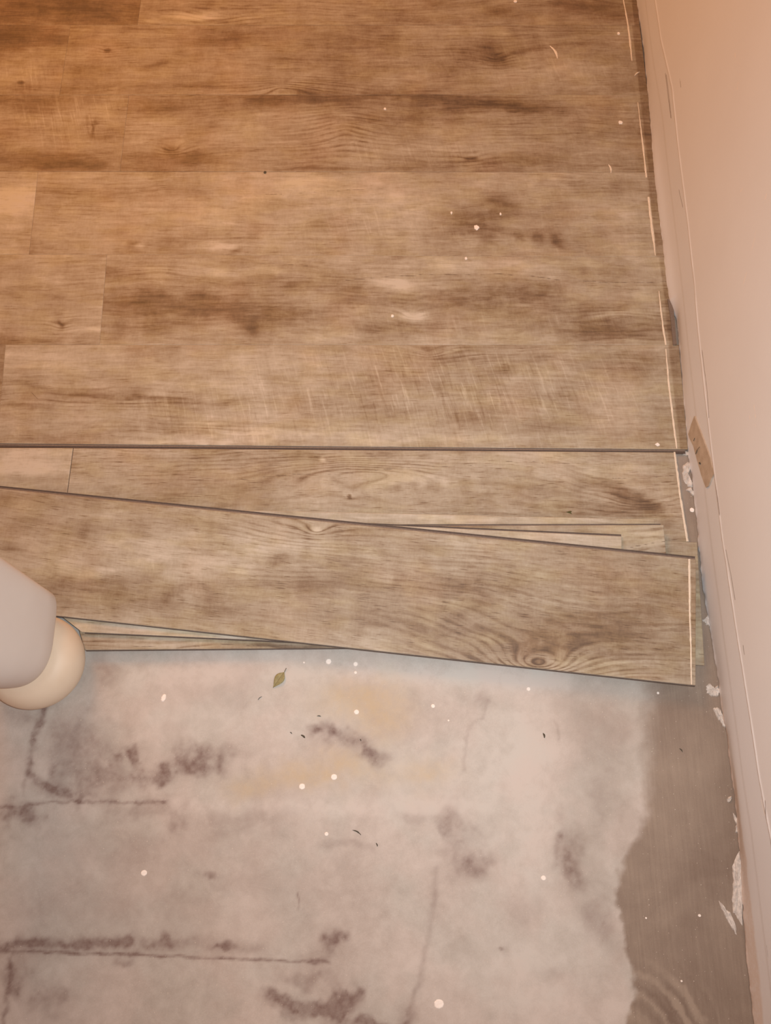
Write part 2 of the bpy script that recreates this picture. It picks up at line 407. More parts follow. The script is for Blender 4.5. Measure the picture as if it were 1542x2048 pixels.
    D += .45 * bl(1440, 1980, 36, 50) + .25 * bl(1420, 1440, 60, 160) + .28 * bl(1400, 1800, 30, 60) + .20 * bl(1445, 1880, 30, 80) + .18 * bl(1330, 1960, 40, 14, .3)
    D += .18 * bl(1330, 1740, 80, 90)
    # brush arcs
    c = P(1225, 2130); R = np.hypot(fx - c[0], (fy - c[1])) ; reg = bl(1330, 2010, 90, 60)
    ARC = reg * (fbm(R * 110, fx * 3, 77, 3) - 0.5) * 5.0
    D = np.clip(D, 0, 0.95)
    Zs = np.zeros_like(X)
    nv, nu = X.shape; idx = np.arange(nu * nv).reshape(nv, nu)
    quads = np.stack([idx[:-1, :-1].ravel(), idx[:-1, 1:].ravel(), idx[1:, 1:].ravel(), idx[1:, :-1].ravel()], 1)
    top = np.stack([X, Y, Zs], -1).reshape(-1, 3)
    ring = np.concatenate([idx[0, :], idx[1:, -1], idx[-1, :-1][::-1], idx[1:-1, 0][::-1]]); nb = len(ring)
    bot = top[ring].copy(); bot[:, 2] = -0.1
    n0 = len(top); bi = np.arange(n0, n0 + nb); nx = np.roll(np.arange(nb), -1)
    side = np.stack([ring, bi, bi[nx], ring[nx]], 1)
    me = bpy.data.meshes.new('floor'); allv = np.concatenate([top, bot]); nq = len(quads) + nb
    me.vertices.add(len(allv)); me.vertices.foreach_set('co', allv.astype(np.float32).ravel())
    loops = np.concatenate([quads.ravel(), side.ravel(), bi[::-1]])
    me.loops.add(len(loops)); me.loops.foreach_set('vertex_index', loops.astype(np.int32))
    me.polygons.add(nq + 1)
    me.polygons.foreach_set('loop_start', np.concatenate([np.arange(nq) * 4, [nq * 4]]).astype(np.int32))
    me.polygons.foreach_set('loop_total', np.concatenate([np.full(nq, 4), [nb]]).astype(np.int32))
    me.update(calc_edges=True)
    for nme, A in (('dark', D), ('yellow', np.clip(YE, 0, .8)), ('cement', np.clip(CE, 0, 1)), ('lite', LI), ('arc', ARC)):
        set_attr(me, nme, np.concatenate([A.ravel(), np.zeros(nb)]))
    o = bpy.data.objects.new('floor', me); C.objects.link(o); me.materials.append(concrete_material())
    return tag(o, 'bare grey concrete slab with brown stains and ghost lines of old tiles', 'floor', kind='structure')
concrete_floor()

# ---- wall ----------------------------------------------------------
WX = 0.5
def wall_material():
    t = NT('painted_drywall'); o = t.obj()
    n1 = t.noise(o, (6, 6, 6), 4); n2 = t.noise(o, (240, 240, 240), 3); low = t.attr('low'); crack = t.attr('crack'); pl = t.attr('plaster'); scr = t.attr('scratch')
    up = t.ramp(t.math('ADD', t.math('MULTIPLY', n1, .8), t.math('MULTIPLY', n2, .2)), [(0.3, (0.69, 0.70, 0.715)), (0.7, (0.72, 0.735, 0.755))])
    lo = t.ramp(n1, [(0.3, (0.655, 0.675, 0.70)), (0.7, (0.685, 0.705, 0.735))])
    col = t.mix(low, up, lo)
    ridge = t.attr('ridge'); col = t.mix(t.math('MULTIPLY', ridge, 0.30), col, (0.76, 0.74, 0.76))
    col = t.mix(t.math('MULTIPLY', t.map(t.attr('streak'), 0.0, 1.0), 0.20), col, (0.36, 0.30, 0.27))
    col = t.mix(t.math('MULTIPLY', pl, t.map(n2, .3, .6, .7, 1.0)), col, (0.60, 0.535, 0.49))
    col = t.mix(t.math('MULTIPLY', t.map(crack, 0.0014, 0.0003), 0.75), col, (0.16, 0.12, 0.10))
    col = t.mix(t.math('MULTIPLY', t.map(scr, 0.0014, 0.0003), 0.7), col, (0.85, 0.76, 0.68))
    t.bump(n2, 0.15, 0.0006)
    return t.done(col, 0.5, 0.3)

def wall():
    ys = np.concatenate([np.linspace(-1.3, -0.5, 12)[:-1], np.arange(-0.5, 1.6, 0.003), np.linspace(1.62, 2.2, 8)])
    zs = np.concatenate([np.arange(0.0008, 0.03, 0.0015), np.arange(0.03, 0.085, 0.003), np.arange(0.085, 0.135, 0.0012), np.arange(0.137, 0.40, 0.004), np.linspace(0.42, 2.4, 16)])
    Yg, Zg = np.meshgrid(ys, zs)
    rp = [(1310, 0), (1322, 80), (1345, 180), (1357, 300), (1375, 440), (1388, 560), (1400, 700), (1415, 830), (1430, 960), (1445, 1080), (1465, 1210), (1495, 1400), (1519, 1560), (1542, 1680)]
    rw = sorted([Wl(a, b) for a, b in rp]); ry = [q[0] for q in rw]; rz = [q[1] for q in rw]
    RZ = np.interp(Yg, ry, rz) + (fbm(Yg * 14, Yg * 0 + 2, 5) - .5) * 0.002
    # wavy foot of the wall, as measured
    fp = [(1268, 0), (1283, 95), (1291, 190), (1297, 260), (1303, 350), (1311, 420), (1320, 490), (1327, 560), (1333, 605), (1350, 640), (1354, 690), (1357, 730), (1362, 800), (1370, 890),
          (1380, 960), (1388, 1030), (1392, 1090), (1402, 1180), (1416, 1260), (1424, 1310), (1433, 1370), (1440, 1430), (1448, 1470), (1456, 1530), (1465, 1600), (1472, 1680), (1478, 1760), (1482, 1850), (1490, 1930), (1503, 2048)]
    fw = sorted([(P(a, b)[1], P(a, b)[0]) for a, b in fp]); fy = [q[0] for q in fw]; fxx = [q[1] for q in fw]
    foot = np.interp(Yg, fy, fxx) - WX
    lowf = np.exp(-(Zg / 0.022) ** 2)
    jag = (fbm(Yg * 90, Zg * 60, 71) - .5) * 0.004 * np.exp(-(Zg / 0.006) ** 2)
    below = sstep(RZ + 0.001, RZ - 0.003, Zg)
    Xg = WX + foot * lowf + jag + 0.0022 * below - 0.0011 * np.exp(-((Zg - RZ) / 0.0022) ** 2) * (0.5 + fbm(Yg * 20, Yg * 0, 7))
    # second shallow paint step along the foot
    Xg += 0.0006 * sstep(RZ * 0.5 + .002, RZ * 0.5 - .002, Zg)
    cr = np.full_like(Yg, 1.0)
    for pts in ([(1357, 145), (1362, 175)], [(1328, 146), (1339, 235)][:2], [(1330, 150), (1334, 180), (1340, 236)], [(1355, 380), (1363, 415)], [(1404, 700), (1414, 780), (1418, 835)],
                [(1427, 940), (1434, 985), (1440, 1030)], [(1452, 1100), (1462, 1150), (1470, 1200)], [(1486, 1290), (1489, 1310)], [(1530, 1600), (1542, 1720)], [(1530, 1890), (1540, 1960)]):
        cr = np.minimum(cr, seg_dist(Yg, Zg + (fbm(Yg * 80, Zg * 80, 3) - .5) * .002, [Wl(a, b) for a, b in pts]))
    sc = np.full_like(Yg, 1.0)
    for pts in ([(1470, 105), (1471, 122), (1481, 128)], [(1480, 145), (1479, 156)], [(1476, 165), (1474, 182)], [(1521, 355), (1519, 365)], [(1486, 374), (1481, 383)], [(1534, 385), (1530, 398)],
                [(1512, 460), (1509, 480), (1503, 500)], [(1493, 545), (1486, 570)], [(1508, 810), (1512, 855)], [(1498, 830), (1500, 838)], [(1511, 820), (1511, 850)], [(1519, 1600), (1526, 1630)],
                [(1378, 832), (1376, 850)]):
        sc = np.minimum(sc, seg_dist(Yg, Zg, [Wl(a, b) for a, b in pts]))
    plm = sstep(-0.02, -0.08, Yg) * sstep(0.034, 0.026, Zg + (fbm(Yg * 30, Zg * 30, 9) - .5) * .012)
    plm = np.maximum(plm, sstep(0.10, 0.02, Yg) * sstep(0.012, 0.006, Zg + (fbm(Yg * 60, Zg * 60, 19) - .5) * .012))
    low = sstep(RZ + 0.002, RZ - 0.010, Zg)
    ridge = np.exp(-((Zg - RZ) / 0.0022) ** 2) * sstep(.3, .6, fbm(Yg * 12, Zg * 12, 12) + .1)
    strk = np.exp(-((Zg - RZ + 0.006) / 0.004) ** 2) * fbm(Yg * 8, Zg * 20, 13)
    top = np.stack([Xg, Yg, Zg], -1).reshape(-1, 3); nz, ny = Yg.shape; idx = np.arange(nz * ny).reshape(nz, ny)
    quads = np.stack([idx[:-1, :-1].ravel(), idx[1:, :-1].ravel(), idx[1:, 1:].ravel(), idx[:-1, 1:].ravel()], 1)
    ring = np.concatenate([idx[0, :], idx[1:, -1], idx[-1, :-1][::-1], idx[1:-1, 0][::-1]]); nb = len(ring)
    bot = top[ring].copy(); bot[:, 0] = WX + 0.1
    n0 = len(top); bi = np.arange(n0, n0 + nb); nx = np.roll(np.arange(nb), -1)
    side = np.stack([ring, ring[nx], bi[nx], bi], 1)
    me = bpy.data.meshes.new('wall_right'); allv = np.concatenate([top, bot]); nq = len(quads) + nb
    me.vertices.add(len(allv)); me.vertices.foreach_set('co', allv.astype(np.float32).ravel())
    me.loops.add(nq * 4); me.loops.foreach_set('vertex_index', np.concatenate([quads.ravel(), side.ravel()]).astype(np.int32))
    me.polygons.add(nq); me.polygons.foreach_set('loop_start', (np.arange(nq) * 4).astype(np.int32)); me.polygons.foreach_set('loop_total', np.full(nq, 4, np.int32))
    me.update(calc_edges=True)
    me.polygons.foreach_set('use_smooth', np.ones(nq, dtype=bool))
    for nme, A, fl in (('low', low, 0), ('crack', cr, 1), ('plaster', plm, 0), ('scratch', sc, 1), ('ridge', ridge, 0), ('streak', strk, 0)):
        set_attr(me, nme, np.concatenate([A.ravel(), np.full(nb, fl)]))
    o = bpy.data.objects.new('wall_right', me); C.objects.link(o); me.materials.append(wall_material())
    tag(o, 'pinkish cream painted wall with its baseboard removed', 'wall', kind='structure')
    return o, (ry, rz)
wallo, _ = wall()
def torn_patch():
    t = NT('torn_drywall_paper'); n = t.noise(t.obj(), (60, 60, 60), 5, 0.6)
    m = t.done(t.ramp(n, [(0.3, (0.40, 0.325, 0.25)), (0.7, (0.52, 0.445, 0.36))]), 0.85)
    X = WX + 0.0012
    out = [(1390, 832), (1400, 858), (1412, 890), (1421, 915), (1426, 935), (1431, 945), (1425, 955), (1418, 972), (1413, 975), (1404, 950), (1395, 918), (1388, 892), (1380, 876), (1378, 868), (1384, 848)]
    p = [Wl(a, b, X) for a, b in out]; n_ = len(p)
    V = [(X - 0.0012, y, z) for y, z in p] + [(X + 0.004, y, z) for y, z in p]
    F = [list(range(n_)), list(range(2 * n_ - 1, n_ - 1, -1))] + [[i, (i + 1) % n_, (i + 1) % n_ + n_, i + n_] for i in range(n_)]
    o = mesh('torn_paper', V, F, m, wallo); o['label'] = 'brown bare paper patch where paint tore off the wall'
    for pts, w in (([(1402, 894), (1397, 900), (1394, 908)], 1.2), ([(1392, 876), (1390, 882)], 0.8), ([(1401, 925), (1403, 928)], 2.0)):
        V, F = [], []
        for a, b in pts:
            y, z = Wl(a, b, X); V += [(X - .0020, y, z - w * .0012), (X - .0028, y, z), (X - .0020, y, z + w * .0012)]
        for i in range(len(pts) - 1):
            q = 3 * i; F += [[q, q + 1, q + 4, q + 3], [q + 1, q + 2, q + 5, q + 4], [q, q + 3, q + 5, q + 2]]
        s = mesh('scratch', V, F, DIRT, wallo); s['label'] = 'dark scratch on the torn paper patch'
torn_patch()

# ---- laid floor ----------------------------------------------------
laid = bpy.data.objects.new('laid_vinyl_floor', None); C.objects.link(laid)
tag(laid, 'laid floor of locked brown wood-look vinyl planks, running under the wall edge', 'flooring')
ZT = 0.005
# seam heights in the photo (left, right)
def wallx(y):   # plank end at the wall, photo px
    return float(np.interp(y, [-90, 0, 190, 343, 510, 600, 690, 890], [1264, 1274, 1296, 1309, 1330, 1340, 1354, 1373]))
def lp(name, x0, x1, ya, yb, **k):
    """a laid plank: x at its top corners; ends run straight towards the far wall"""
    z = ZT
    def X(v): return v if isinstance(v, tuple) else (v, v)
    (xa, xb), (xc, xd) = X(x0), X(x1)
    ya0, ya1 = ya; yb0, yb1 = yb
    return plank(name, [(xa, ya0), (xc, ya1), (xd, yb1), (xb, yb0)], z=z, parent=laid, **k)
rows = [((-95, -95), (50, 51)), ((50, 51), (190, 189)), ((190, 189), (343, 345)), ((343, 345), (509, 514)), ((509, 514), (690, 690)), ((690, 690), (887, 899))]
ends = [(wallx(-90), wallx(50)), (wallx(50), wallx(190)), (wallx(190), wallx(343)), (wallx(343), wallx(510)), (1330, 1354), (1358, 1376)]
joins = [(295, 275), (141, 119), (258, 240), (76, 58), (214, 199), (11, -6)]
FE = {}
FE['0L'] = [('b', 60, 20, 200, 30, -.6), ('b', 120, 60, 80, 20, -.3)]
FE['0R'] = [('b', 400, 34, 60, 8, .9), ('b', 440, 44, 40, 5, -.7), ('b', 1000, 20, 80, 18, -.5), ('b', 1200, 20, 60, 16, -.7), ('b', 860, 10, 60, 14, -.5), ('b', 620, 25, 90, 12, -.1), ('g', 430, 30, 80, 20, .010),
            ('b', 300, 45, 20, 8, .4), ('b', 1110, 10, 50, 8, -.5)]
FE['1L'] = [('b', 30, 75, 90, 26, -.9), ('b', 125, 88, 22, 16, -.7), ('b', 60, 150, 90, 25, .35), ('s', 60, 150, 90, 30, 1.0), ('k', 42, 165, 7, 3, -1.6)]
FE['1R'] = [('k', 215, 101, 6, 4, -1.6), ('g', 215, 101, 26, 10, .012), ('b', 320, 130, 26, 7, -.8, .3), ('b', 300, 60, 60, 6, -.6), ('b', 380, 80, 60, 10, -.4), ('g', 590, 180, 90, 20, -.022), ('g', 560, 178, 26, 12, -.012),
            ('b', 600, 184, 30, 8, -.6), ('b', 450, 172, 180, 8, -.3), ('b', 460, 120, 60, 30, .15), ('b', 800, 160, 60, 10, .3), ('b', 990, 118, 22, 14, -1.3), ('b', 980, 92, 20, 16, -.5), ('b', 1060, 102, 70, 6, -.6, .2), ('g', 990, 115, 34, 20, .02),
            ('b', 1120, 135, 100, 24, .25), ('b', 960, 66, 60, 10, .2), ('b', 700, 185, 160, 6, -.35), ('b', 840, 90, 100, 30, .1), ('s', 1060, 130, 200, 40, .5), ('b', 1180, 175, 90, 10, .2)]
FE['2L'] = [('b', 120, 235, 120, 36, .35), ('s', 150, 235, 120, 50, 1.5), ('b', 188, 256, 4, 14, -1.4), ('b', 70, 215, 50, 12, -.5), ('b', 100, 320, 130, 14, -.9), ('b', 220, 268, 30, 16, -.5), ('b', 150, 332, 90, 8, -.6), ('b', 60, 300, 50, 10, -.3),
            ('b', 30, 200, 60, 10, -.5), ('b', 225, 328, 16, 8, .5)]
FE['2R'] = [('b', 345, 298, 16, 9, -1.0), ('g', 345, 298, 30, 14, .018), ('b', 390, 320, 60, 12, -.8), ('b', 330, 216, 30, 12, -.5), ('b', 610, 198, 130, 9, -.9), ('b', 700, 192, 160, 6, -.8), ('b', 530, 202, 40, 12, -.5),
            ('g', 690, 262, 70, 50, -.030), ('b', 930, 200, 100, 10, -1.1, -.05), ('b', 1040, 215, 90, 7, -1.0, -.05), ('b', 900, 215, 40, 14, -.6), ('b', 560, 235, 160, 16, .25), ('b', 300, 262, 60, 20, .35),
            ('k', 942, 318, 12, 5, -1.0), ('g', 942, 318, 40, 12, .012), ('b', 1000, 325, 90, 8, -.4), ('b', 820, 300, 120, 14, .35), ('b', 1100, 290, 150, 30, .15), ('b', 820, 240, 140, 8, -.4), ('b', 700, 338, 220, 6, -.35),
            ('s', 840, 310, 150, 30, .7), ('b', 270, 330, 50, 10, -.3)]
FE['3L'] = [('c', [(-10, 368), (76, 368)]), ('b', 30, 395, 60, 30, .7), ('b', 30, 470, 60, 25, -.15)]
FE['3R'] = [('c', [(530, 389), (600, 386), (660, 382), (772, 377)], 1.5), ('b', 450, 492, 50, 8, .9), ('b', 472, 500, 22, 4, -.8, .4), ('b', 275, 490, 12, 8, -.7), ('b', 285, 492, 10, 5, .8), ('b', 120, 385, 40, 12, -.5),
            ('b', 760, 390, 170, 34, .45), ('b', 1000, 410, 40, 16, -.8, -.3), ('b', 960, 440, 50, 26, -.75), ('b', 1060, 440, 60, 24, -.2), ('b', 1040, 475, 14, 14, -.8), ('b', 1080, 478, 12, 14, -.8), ('b', 1118, 478, 12, 14, -.9),
            ('b', 975, 482, 20, 16, -.6), ('b', 1160, 480, 80, 18, -.2), ('b', 1200, 370, 90, 16, -.35), ('b', 640, 360, 200, 12, .2), ('b', 260, 430, 120, 30, .0), ('b', 540, 460, 160, 30, -.2), ('b', 830, 425, 60, 20, .4),
            ('s', 760, 450, 180, 40, .5), ('b', 1215, 420, 50, 20, .1)]
FE['4L'] = [('b', 40, 560, 80, 30, .1), ('b', 180, 660, 60, 6, .8), ('b', 124, 651, 6, 9, -1.0), ('g', 123, 652, 20, 14, .01), ('b', 60, 680, 120, 10, -.3), ('c', [(-5, 613), (25, 612)], 1.5)]
FE['4R'] = [('c', [(500, 528), (560, 528), (616, 532)], 1.3), ('c', [(690, 560), (771, 554), (850, 549), (960, 548), (1060, 551), (1120, 560), (1200, 564), (1290, 566), (1335, 562)], 1.0), ('g', 320, 545, 60, 14, -.012),
            ('b', 420, 620, 150, 26, -.85), ('b', 330, 600, 120, 22, -.6), ('b', 620, 570, 130, 22, -.75, -.05), ('b', 560, 640, 110, 16, -.6), ('b', 510, 660, 16, 20, -.7), ('b', 280, 650, 90, 20, -.5),
            ('b', 480, 545, 90, 10, .55), ('b', 700, 600, 60, 12, -.3), ('b', 780, 565, 50, 18, .9, -.3), ('b', 820, 600, 60, 14, -.5), ('b', 1000, 530, 200, 12, .55), ('b', 940, 600, 110, 28, -.8), ('b', 1080, 590, 60, 24, -.7),
            ('b', 1180, 585, 70, 12, .3), ('b', 830, 630, 30, 12, .95), ('g', 825, 630, 30, 14, .016), ('b', 820, 655, 60, 20, -.6), ('b', 740, 655, 30, 14, -.7), ('b', 1240, 630, 60, 10, .5, .2), ('g', 1240, 632, 60, 14, -.014),
            ('b', 1220, 660, 120, 18, -.7), ('b', 1000, 660, 120, 20, -.2), ('b', 1150, 620, 100, 10, -.5), ('b', 230, 540, 40, 16, -.6), ('b', 640, 675, 90, 14, .25), ('b', 1290, 590, 40, 12, .5), ('s', 1000, 650, 300, 30, .5)]
FE['5L'] = []
FE['5R'] = [('g', 860, 706, 44, 16, .016), ('b', 870, 708, 40, 12, -.35), ('b', 120, 790, 160, 10, -.3), ('b', 60, 772, 60, 5, -.5, -.2), ('b', 230, 800, 60, 14, -.55), ('b', 350, 800, 110, 10, -.45, -.1), ('b', 60, 812, 50, 5, -.6),
            ('b', 300, 850, 60, 24, -.4), ('b', 380, 862, 70, 14, -.4), ('b', 120, 720, 160, 18, .25), ('b', 560, 720, 130, 18, .15), ('b', 1000, 740, 40, 14, -.6), ('b', 950, 830, 50, 20, -.4), ('b', 1090, 850, 90, 20, -.35),
            ('b', 1170, 790, 40, 40, -.35), ('b', 700, 810, 80, 24, -.3), ('b', 500, 870, 160, 12, .45), ('b', 900, 875, 200, 10, .3), ('b', 1230, 750, 110, 30, -.3), ('b', 1240, 870, 100, 14, -.1), ('b', 450, 770, 120, 16, .35),
            ('s', 900, 790, 330, 90, 1.5), ('s', 450, 830, 160, 50, 1.0), ('g', 250, 800, 160, 16, .012), ('g', 400, 860, 110, 14, -.014), ('c', [(60, 780), (75, 798)], 2.0), ('b', 420, 885, 160, 5, .5)]
tl = dict(zip(['0L', '0R', '1L', '1R', '2L', '2R', '3L', '3R', '4L', '4R', '5L', '5R'], [-.15, .02, -.1, .0, .0, .0, .3, .28, .2, .2, -.1, .30]))
labL = [None] * 6
for i, ((ya, yb), (ea, eb), (ja, jb)) in enumerate(zip(rows, ends, joins)):
    lp('floor_plank', (-420, -420), (ja, jb), (ya[0], ya[0]), (yb[0], yb[0]), feats=FE['%dL' % i], tone=tl['%dL' % i], res=0.0026)
    cx = {0: 1262, 1: 1270, 2: 1287, 3: 1302, 4: 1327, 5: 1347}[i]
    cy = (ya[1] + yb[1]) / 2
    lp('floor_plank', (ja, jb), (ea, eb), (ya[0], ya[1]), (yb[0], yb[1]), feats=FE['%dR' % i], tone=tl['%dR' % i], saw=.16, cut_dark=P(cx, max(cy, 0), ZT)[0])
# pale cut lines on the laid rows
cl = [[(1247, 0, 3), (1256, 50, 4), (1261, 90, 4.5), (1264, 122, 2)],
      [(1276, 205, 1.5), (1281, 250, 2.5), (1287, 300, 4), (1293, 355, 4.5)],
      [(1297, 394, 5), (1301, 430, 6), (1306, 470, 6), (1311, 511, 2)],
      [(1318, 582, 2), (1322, 620, 3.5), (1327, 660, 4.5), (1332, 690, 4.5)],
      [(1332, 698, 3), (1337, 760, 4.5), (1344, 820, 4.5), (1350, 870, 4.5), (1354, 897, 4)]]
for k, c in enumerate(cl): cut_line(laid, c, ZT, seed=k + 3)
# exposed click tongue on the front edge of the laid floor
def tongue(parent, a, b, width, z, thick, slope=0, y0=0, side=-1, name='click_tongue', lip=True):
    """two-step locking ledge along an edge from photo px a to b at height z"""
    A = np.array(P(*a, z, slope, y0)); B = np.array(P(*b, z, slope, y0)); d = (B - A); d /= np.linalg.norm(d)
    n = np.array([-d[1], d[0], 0]) * (1 if side > 0 else -1)
    prof = [(-0.0008, -0.0010), (width * .45, -0.0010), (width * .52, -0.0019), (width * .80, -0.0019), (width * .84, -0.0012), (width, -0.0012), (width, -thick), (-0.0008, -thick)]
    V = []
    for Q in (A, B):
        for w_, h_ in prof: V.append(Q + n * w_ + np.array([0, 0, h_]))
    k = len(prof); F = [list(range(k)), list(range(2 * k - 1, k - 1, -1))] + [[i, i + k, (i + 1) % k + k, (i + 1) % k] for i in range(k)]
    o = mesh(name, V, F, [CORE2, CORE], parent)
    for p in o.data.polygons:
        if p.index - 2 in (1, 2, 4, 5): p.material_index = 1
    o['label'] = 'dark grey click-lock tongue along the plank edge'
    return o
tongue(laid, (-60, 887), (1371, 899.5), 0.0062, ZT, 0.0040)

# ---- the loose next row --------------------------------------------
g = plank('vinyl_plank', [(147, 896.5), (1351, 905), (1375, 1084), (124, 1070)], z=0.0045, feats=[
    ('g', 740, 948, 230, 34, -.055, 0.0), ('c', [(370, 960), (480, 959), (560, 950), (640, 947), (700, 947), (771, 938), (840, 934), (950, 930)], 1.4), ('k', 645, 919, 6, 5, .9), ('g', 645, 919, 20, 10, .006),
    ('k', 699, 993, 4, 4, -2.2), ('g', 699, 993, 14, 8, .005), ('c', [(990, 922), (1060, 922), (1090, 927), (1180, 925)], 1.4), ('c', [(1225, 957), (1290, 955), (1350, 951)], 1.4),
    ('b', 490, 970, 40, 16, -.5), ('b', 420, 920, 200, 12, -.15), ('b', 620, 912, 60, 10, -.4), ('b', 1000, 920, 150, 12, .35), ('b', 860, 960, 80, 20, .3), ('b', 1000, 1000, 200, 20, -.2),
    ('b', 1260, 995, 50, 18, -1.1, -.3), ('b', 1290, 1015, 50, 14, -.9), ('b', 1180, 1030, 90, 10, -.8), ('b', 1330, 1040, 16, 14, -.9), ('b', 1335, 1010, 22, 22, .5), ('g', 1280, 1000, 110, 34, .026), ('b', 1150, 1010, 60, 8, -.5),
    ('b', 1200, 940, 110, 14, .3), ('b', 300, 990, 140, 14, -.1), ('b', 250, 930, 60, 16, .2), ('b', 1120, 975, 100, 10, -.3), ('b', 980, 1025, 100, 5, -.5)],
    tone=.22, pore=.9, ring=.06)
tag(g, 'long brown vinyl plank lying unlocked just below the gap, dark knot near its right end', 'vinyl plank')
cut_line(g, [(1349, 904, 4), (1354, 940, 4.5), (1360, 990, 4.5), (1368, 1040, 5), (1375, 1083, 5)], 0.0045, seed=21)
g2 = plank('vinyl_plank', [(-300, 894), (146, 896.5), (123, 1070), (-300, 1066)], z=0.0045, feats=[('b', 60, 930, 90, 20, .4), ('b', 40, 905, 60, 8, .2), ('b', 70, 960, 100, 6, -.2)], tone=.45)
tag(g2, 'short piece of paler vinyl plank at the left edge, butted to the unlocked row', 'vinyl plank')

# ---- the loose stack -----------------------------------------------
SY0 = P(1405, 1332)[1]                       # front edge rests on the slab
SL = 0.0052 / (P(1375, 1084)[1] - SY0)      # back edge rides on the unlocked row
TH = 0.0052
def sz(level): return TH * level
def loose(level, corners, label, **k):
    o = plank('vinyl_plank', corners, z=sz(level) , slope=SL, y0=SY0, thick=0.0046, **k)
    tag(o, label, 'vinyl plank'); return o
def edge_strip(o, a, b, level, width, side):
    tongue(o, a, b, width, sz(level), 0.0035, SL, SY0, side)
def far(a, b, x):   # extend the line a->b to px x
    return (x, a[1] + (b[1] - a[1]) * (x - a[0]) / (b[0] - a[0]))
# 1 lowest, right end nearest the wall
tr, br = (1394, 1085), (1409, 1331)
s1 = loose(1, [(20, 1023), tr, br, (190, 1272)], 'lowest plank of the loose stack, its narrow right end nearest the wall', tone=.1,
           feats=[('b', 1365, 1100, 30, 20, .1), ('c', [(1395, 1308), (1412, 1309)], 1.5)])
# 2
s2 = loose(2, [(20, 1010), (1309, 1039), (1312, 1282), (190, 1256)], 'second plank up in the loose stack, only a thin strip of its back edge showing', tone=.35,
           feats=[('b', 900, 1035, 500, 10, .2)])
# 3
s3 = loose(3, [(98, 1057), (1327, 1050), (1348, 1290), (170, 1300)], 'middle plank of the loose stack, square brown end with a slanting crack', tone=-.0, ring=.15,
           feats=[('c', [(1250, 1096), (1290, 1090), (1330, 1083)], 1.2), ('g', 1200, 1100, 160, 30, .03), ('c', [(265, 1292), (320, 1295), (400, 1293)], 1.6), ('c', [(430, 1286), (500, 1292), (600, 1290)], 1.2),
                  ('b', 560, 1290, 70, 5, -.8), ('b', 300, 1283, 120, 8, .1), ('b', 1000, 1056, 200, 4, -.3)])
edge_strip(s3, far((836, 1051), (1327, 1050), 760), (1322, 1050), 3, 0.0022, 1)
edge_strip(s3, (172, 1300), (900, 1293.5), 3, 0.0016, -1)
# 4
s4 = loose(4, [(-170, 1006), (1243, 1073), (1247, 1312), (164, 1264.3)], 'pale plank second from the top of the loose stack, with the shortest right end', tone=.62, pore=.6,
           feats=[('b', 1000, 1075, 120, 6, .3), ('b', 400, 1270, 200, 6, -.35), ('b', 500, 1282, 60, 4, -.5), ('b', 240, 1250, 60, 6, .1)])
edge_strip(s4, far((900, 1057.5), (1243, 1073), 700), (1243, 1073), 4, 0.0036, 1)
edge_strip(s4, (169, 1264), (760, 1291), 4, 0.0020, -1)
# 5 top
TLp, TRp = (0, 977.5), (1392, 1119)
BLp, BRp = (100, 1230), (1391, 1371)
s5 = loose(5, [far(TLp, TRp, -120), TRp, BRp, far(BLp, BRp, -145)], 'top plank of the loose stack, laid askew, large oval grain near its lower right', tone=.12, pore=.9, ring=.06,
           feats=[('g', 1078, 1330, 170, 70, .060), ('g', 1078, 1326, 60, 24, .030), ('b', 1078, 1330, 18, 10, -.8), ('b', 1060, 1300, 150, 40, -.12), ('b', 1170, 1262, 100, 30, -.55), ('b', 1230, 1310, 130, 22, -.4),
                  ('b', 1130, 1290, 180, 10, -.3, .1), ('b', 1250, 1325, 110, 7, .5), ('k', 633, 1061, 11, 6, .7), ('g', 633, 1061, 24, 13, .012), ('g', 633, 1061, 70, 24, .012), ('b', 560, 1120, 14, 10, -.8), ('b', 530, 1080, 60, 16, .35),
                  ('b', 610, 1100, 90, 14, .35), ('b', 700, 1075, 90, 16, -.35), ('b', 160, 1060, 120, 16, -.15), ('b', 200, 1110, 220, 60, .45), ('b', 160, 1140, 120, 18, .4), ('b', 420, 1130, 160, 26, .45), ('b', 130, 1170, 50, 30, -.7), ('b', 210, 1190, 34, 30, -.45),
                  ('b', 300, 1200, 60, 22, -.35), ('b', 340, 1185, 16, 20, -.5), ('b', 420, 1220, 50, 20, -.4), ('b', 620, 1180, 30, 40, -.2), ('b', 520, 1190, 60, 20, .15), ('b', 25, 1098, 20, 12, -.7), ('b', 170, 1062, 10, 8, -.5),
                  ('b', 1000, 1200, 400, 80, -.22), ('b', 840, 1140, 120, 26, .2), ('b', 1250, 1160, 150, 14, -.1), ('b', 880, 1260, 160, 14, -.15), ('b', 780, 1250, 60, 30, -.1), ('b', 900, 1200, 260, 12, .2), ('s', 250, 1160, 260, 70, .45), ('b', 200, 1030, 200, 16, .2)])
edge_strip(s5, far(TLp, TRp, -120), (1391, 1119), 5, 0.0052, 1)
edge_strip(s5, far(BLp, BRp, 104), (1391, 1371), 5, 0.0016, -1)
cut_line(s5, [(1378.5, 1118, 5), (1379.5, 1180, 5), (1380, 1230, 4.5), (1382, 1300, 4), (1383, 1369, 3)], sz(5), SL, SY0, seed=33)

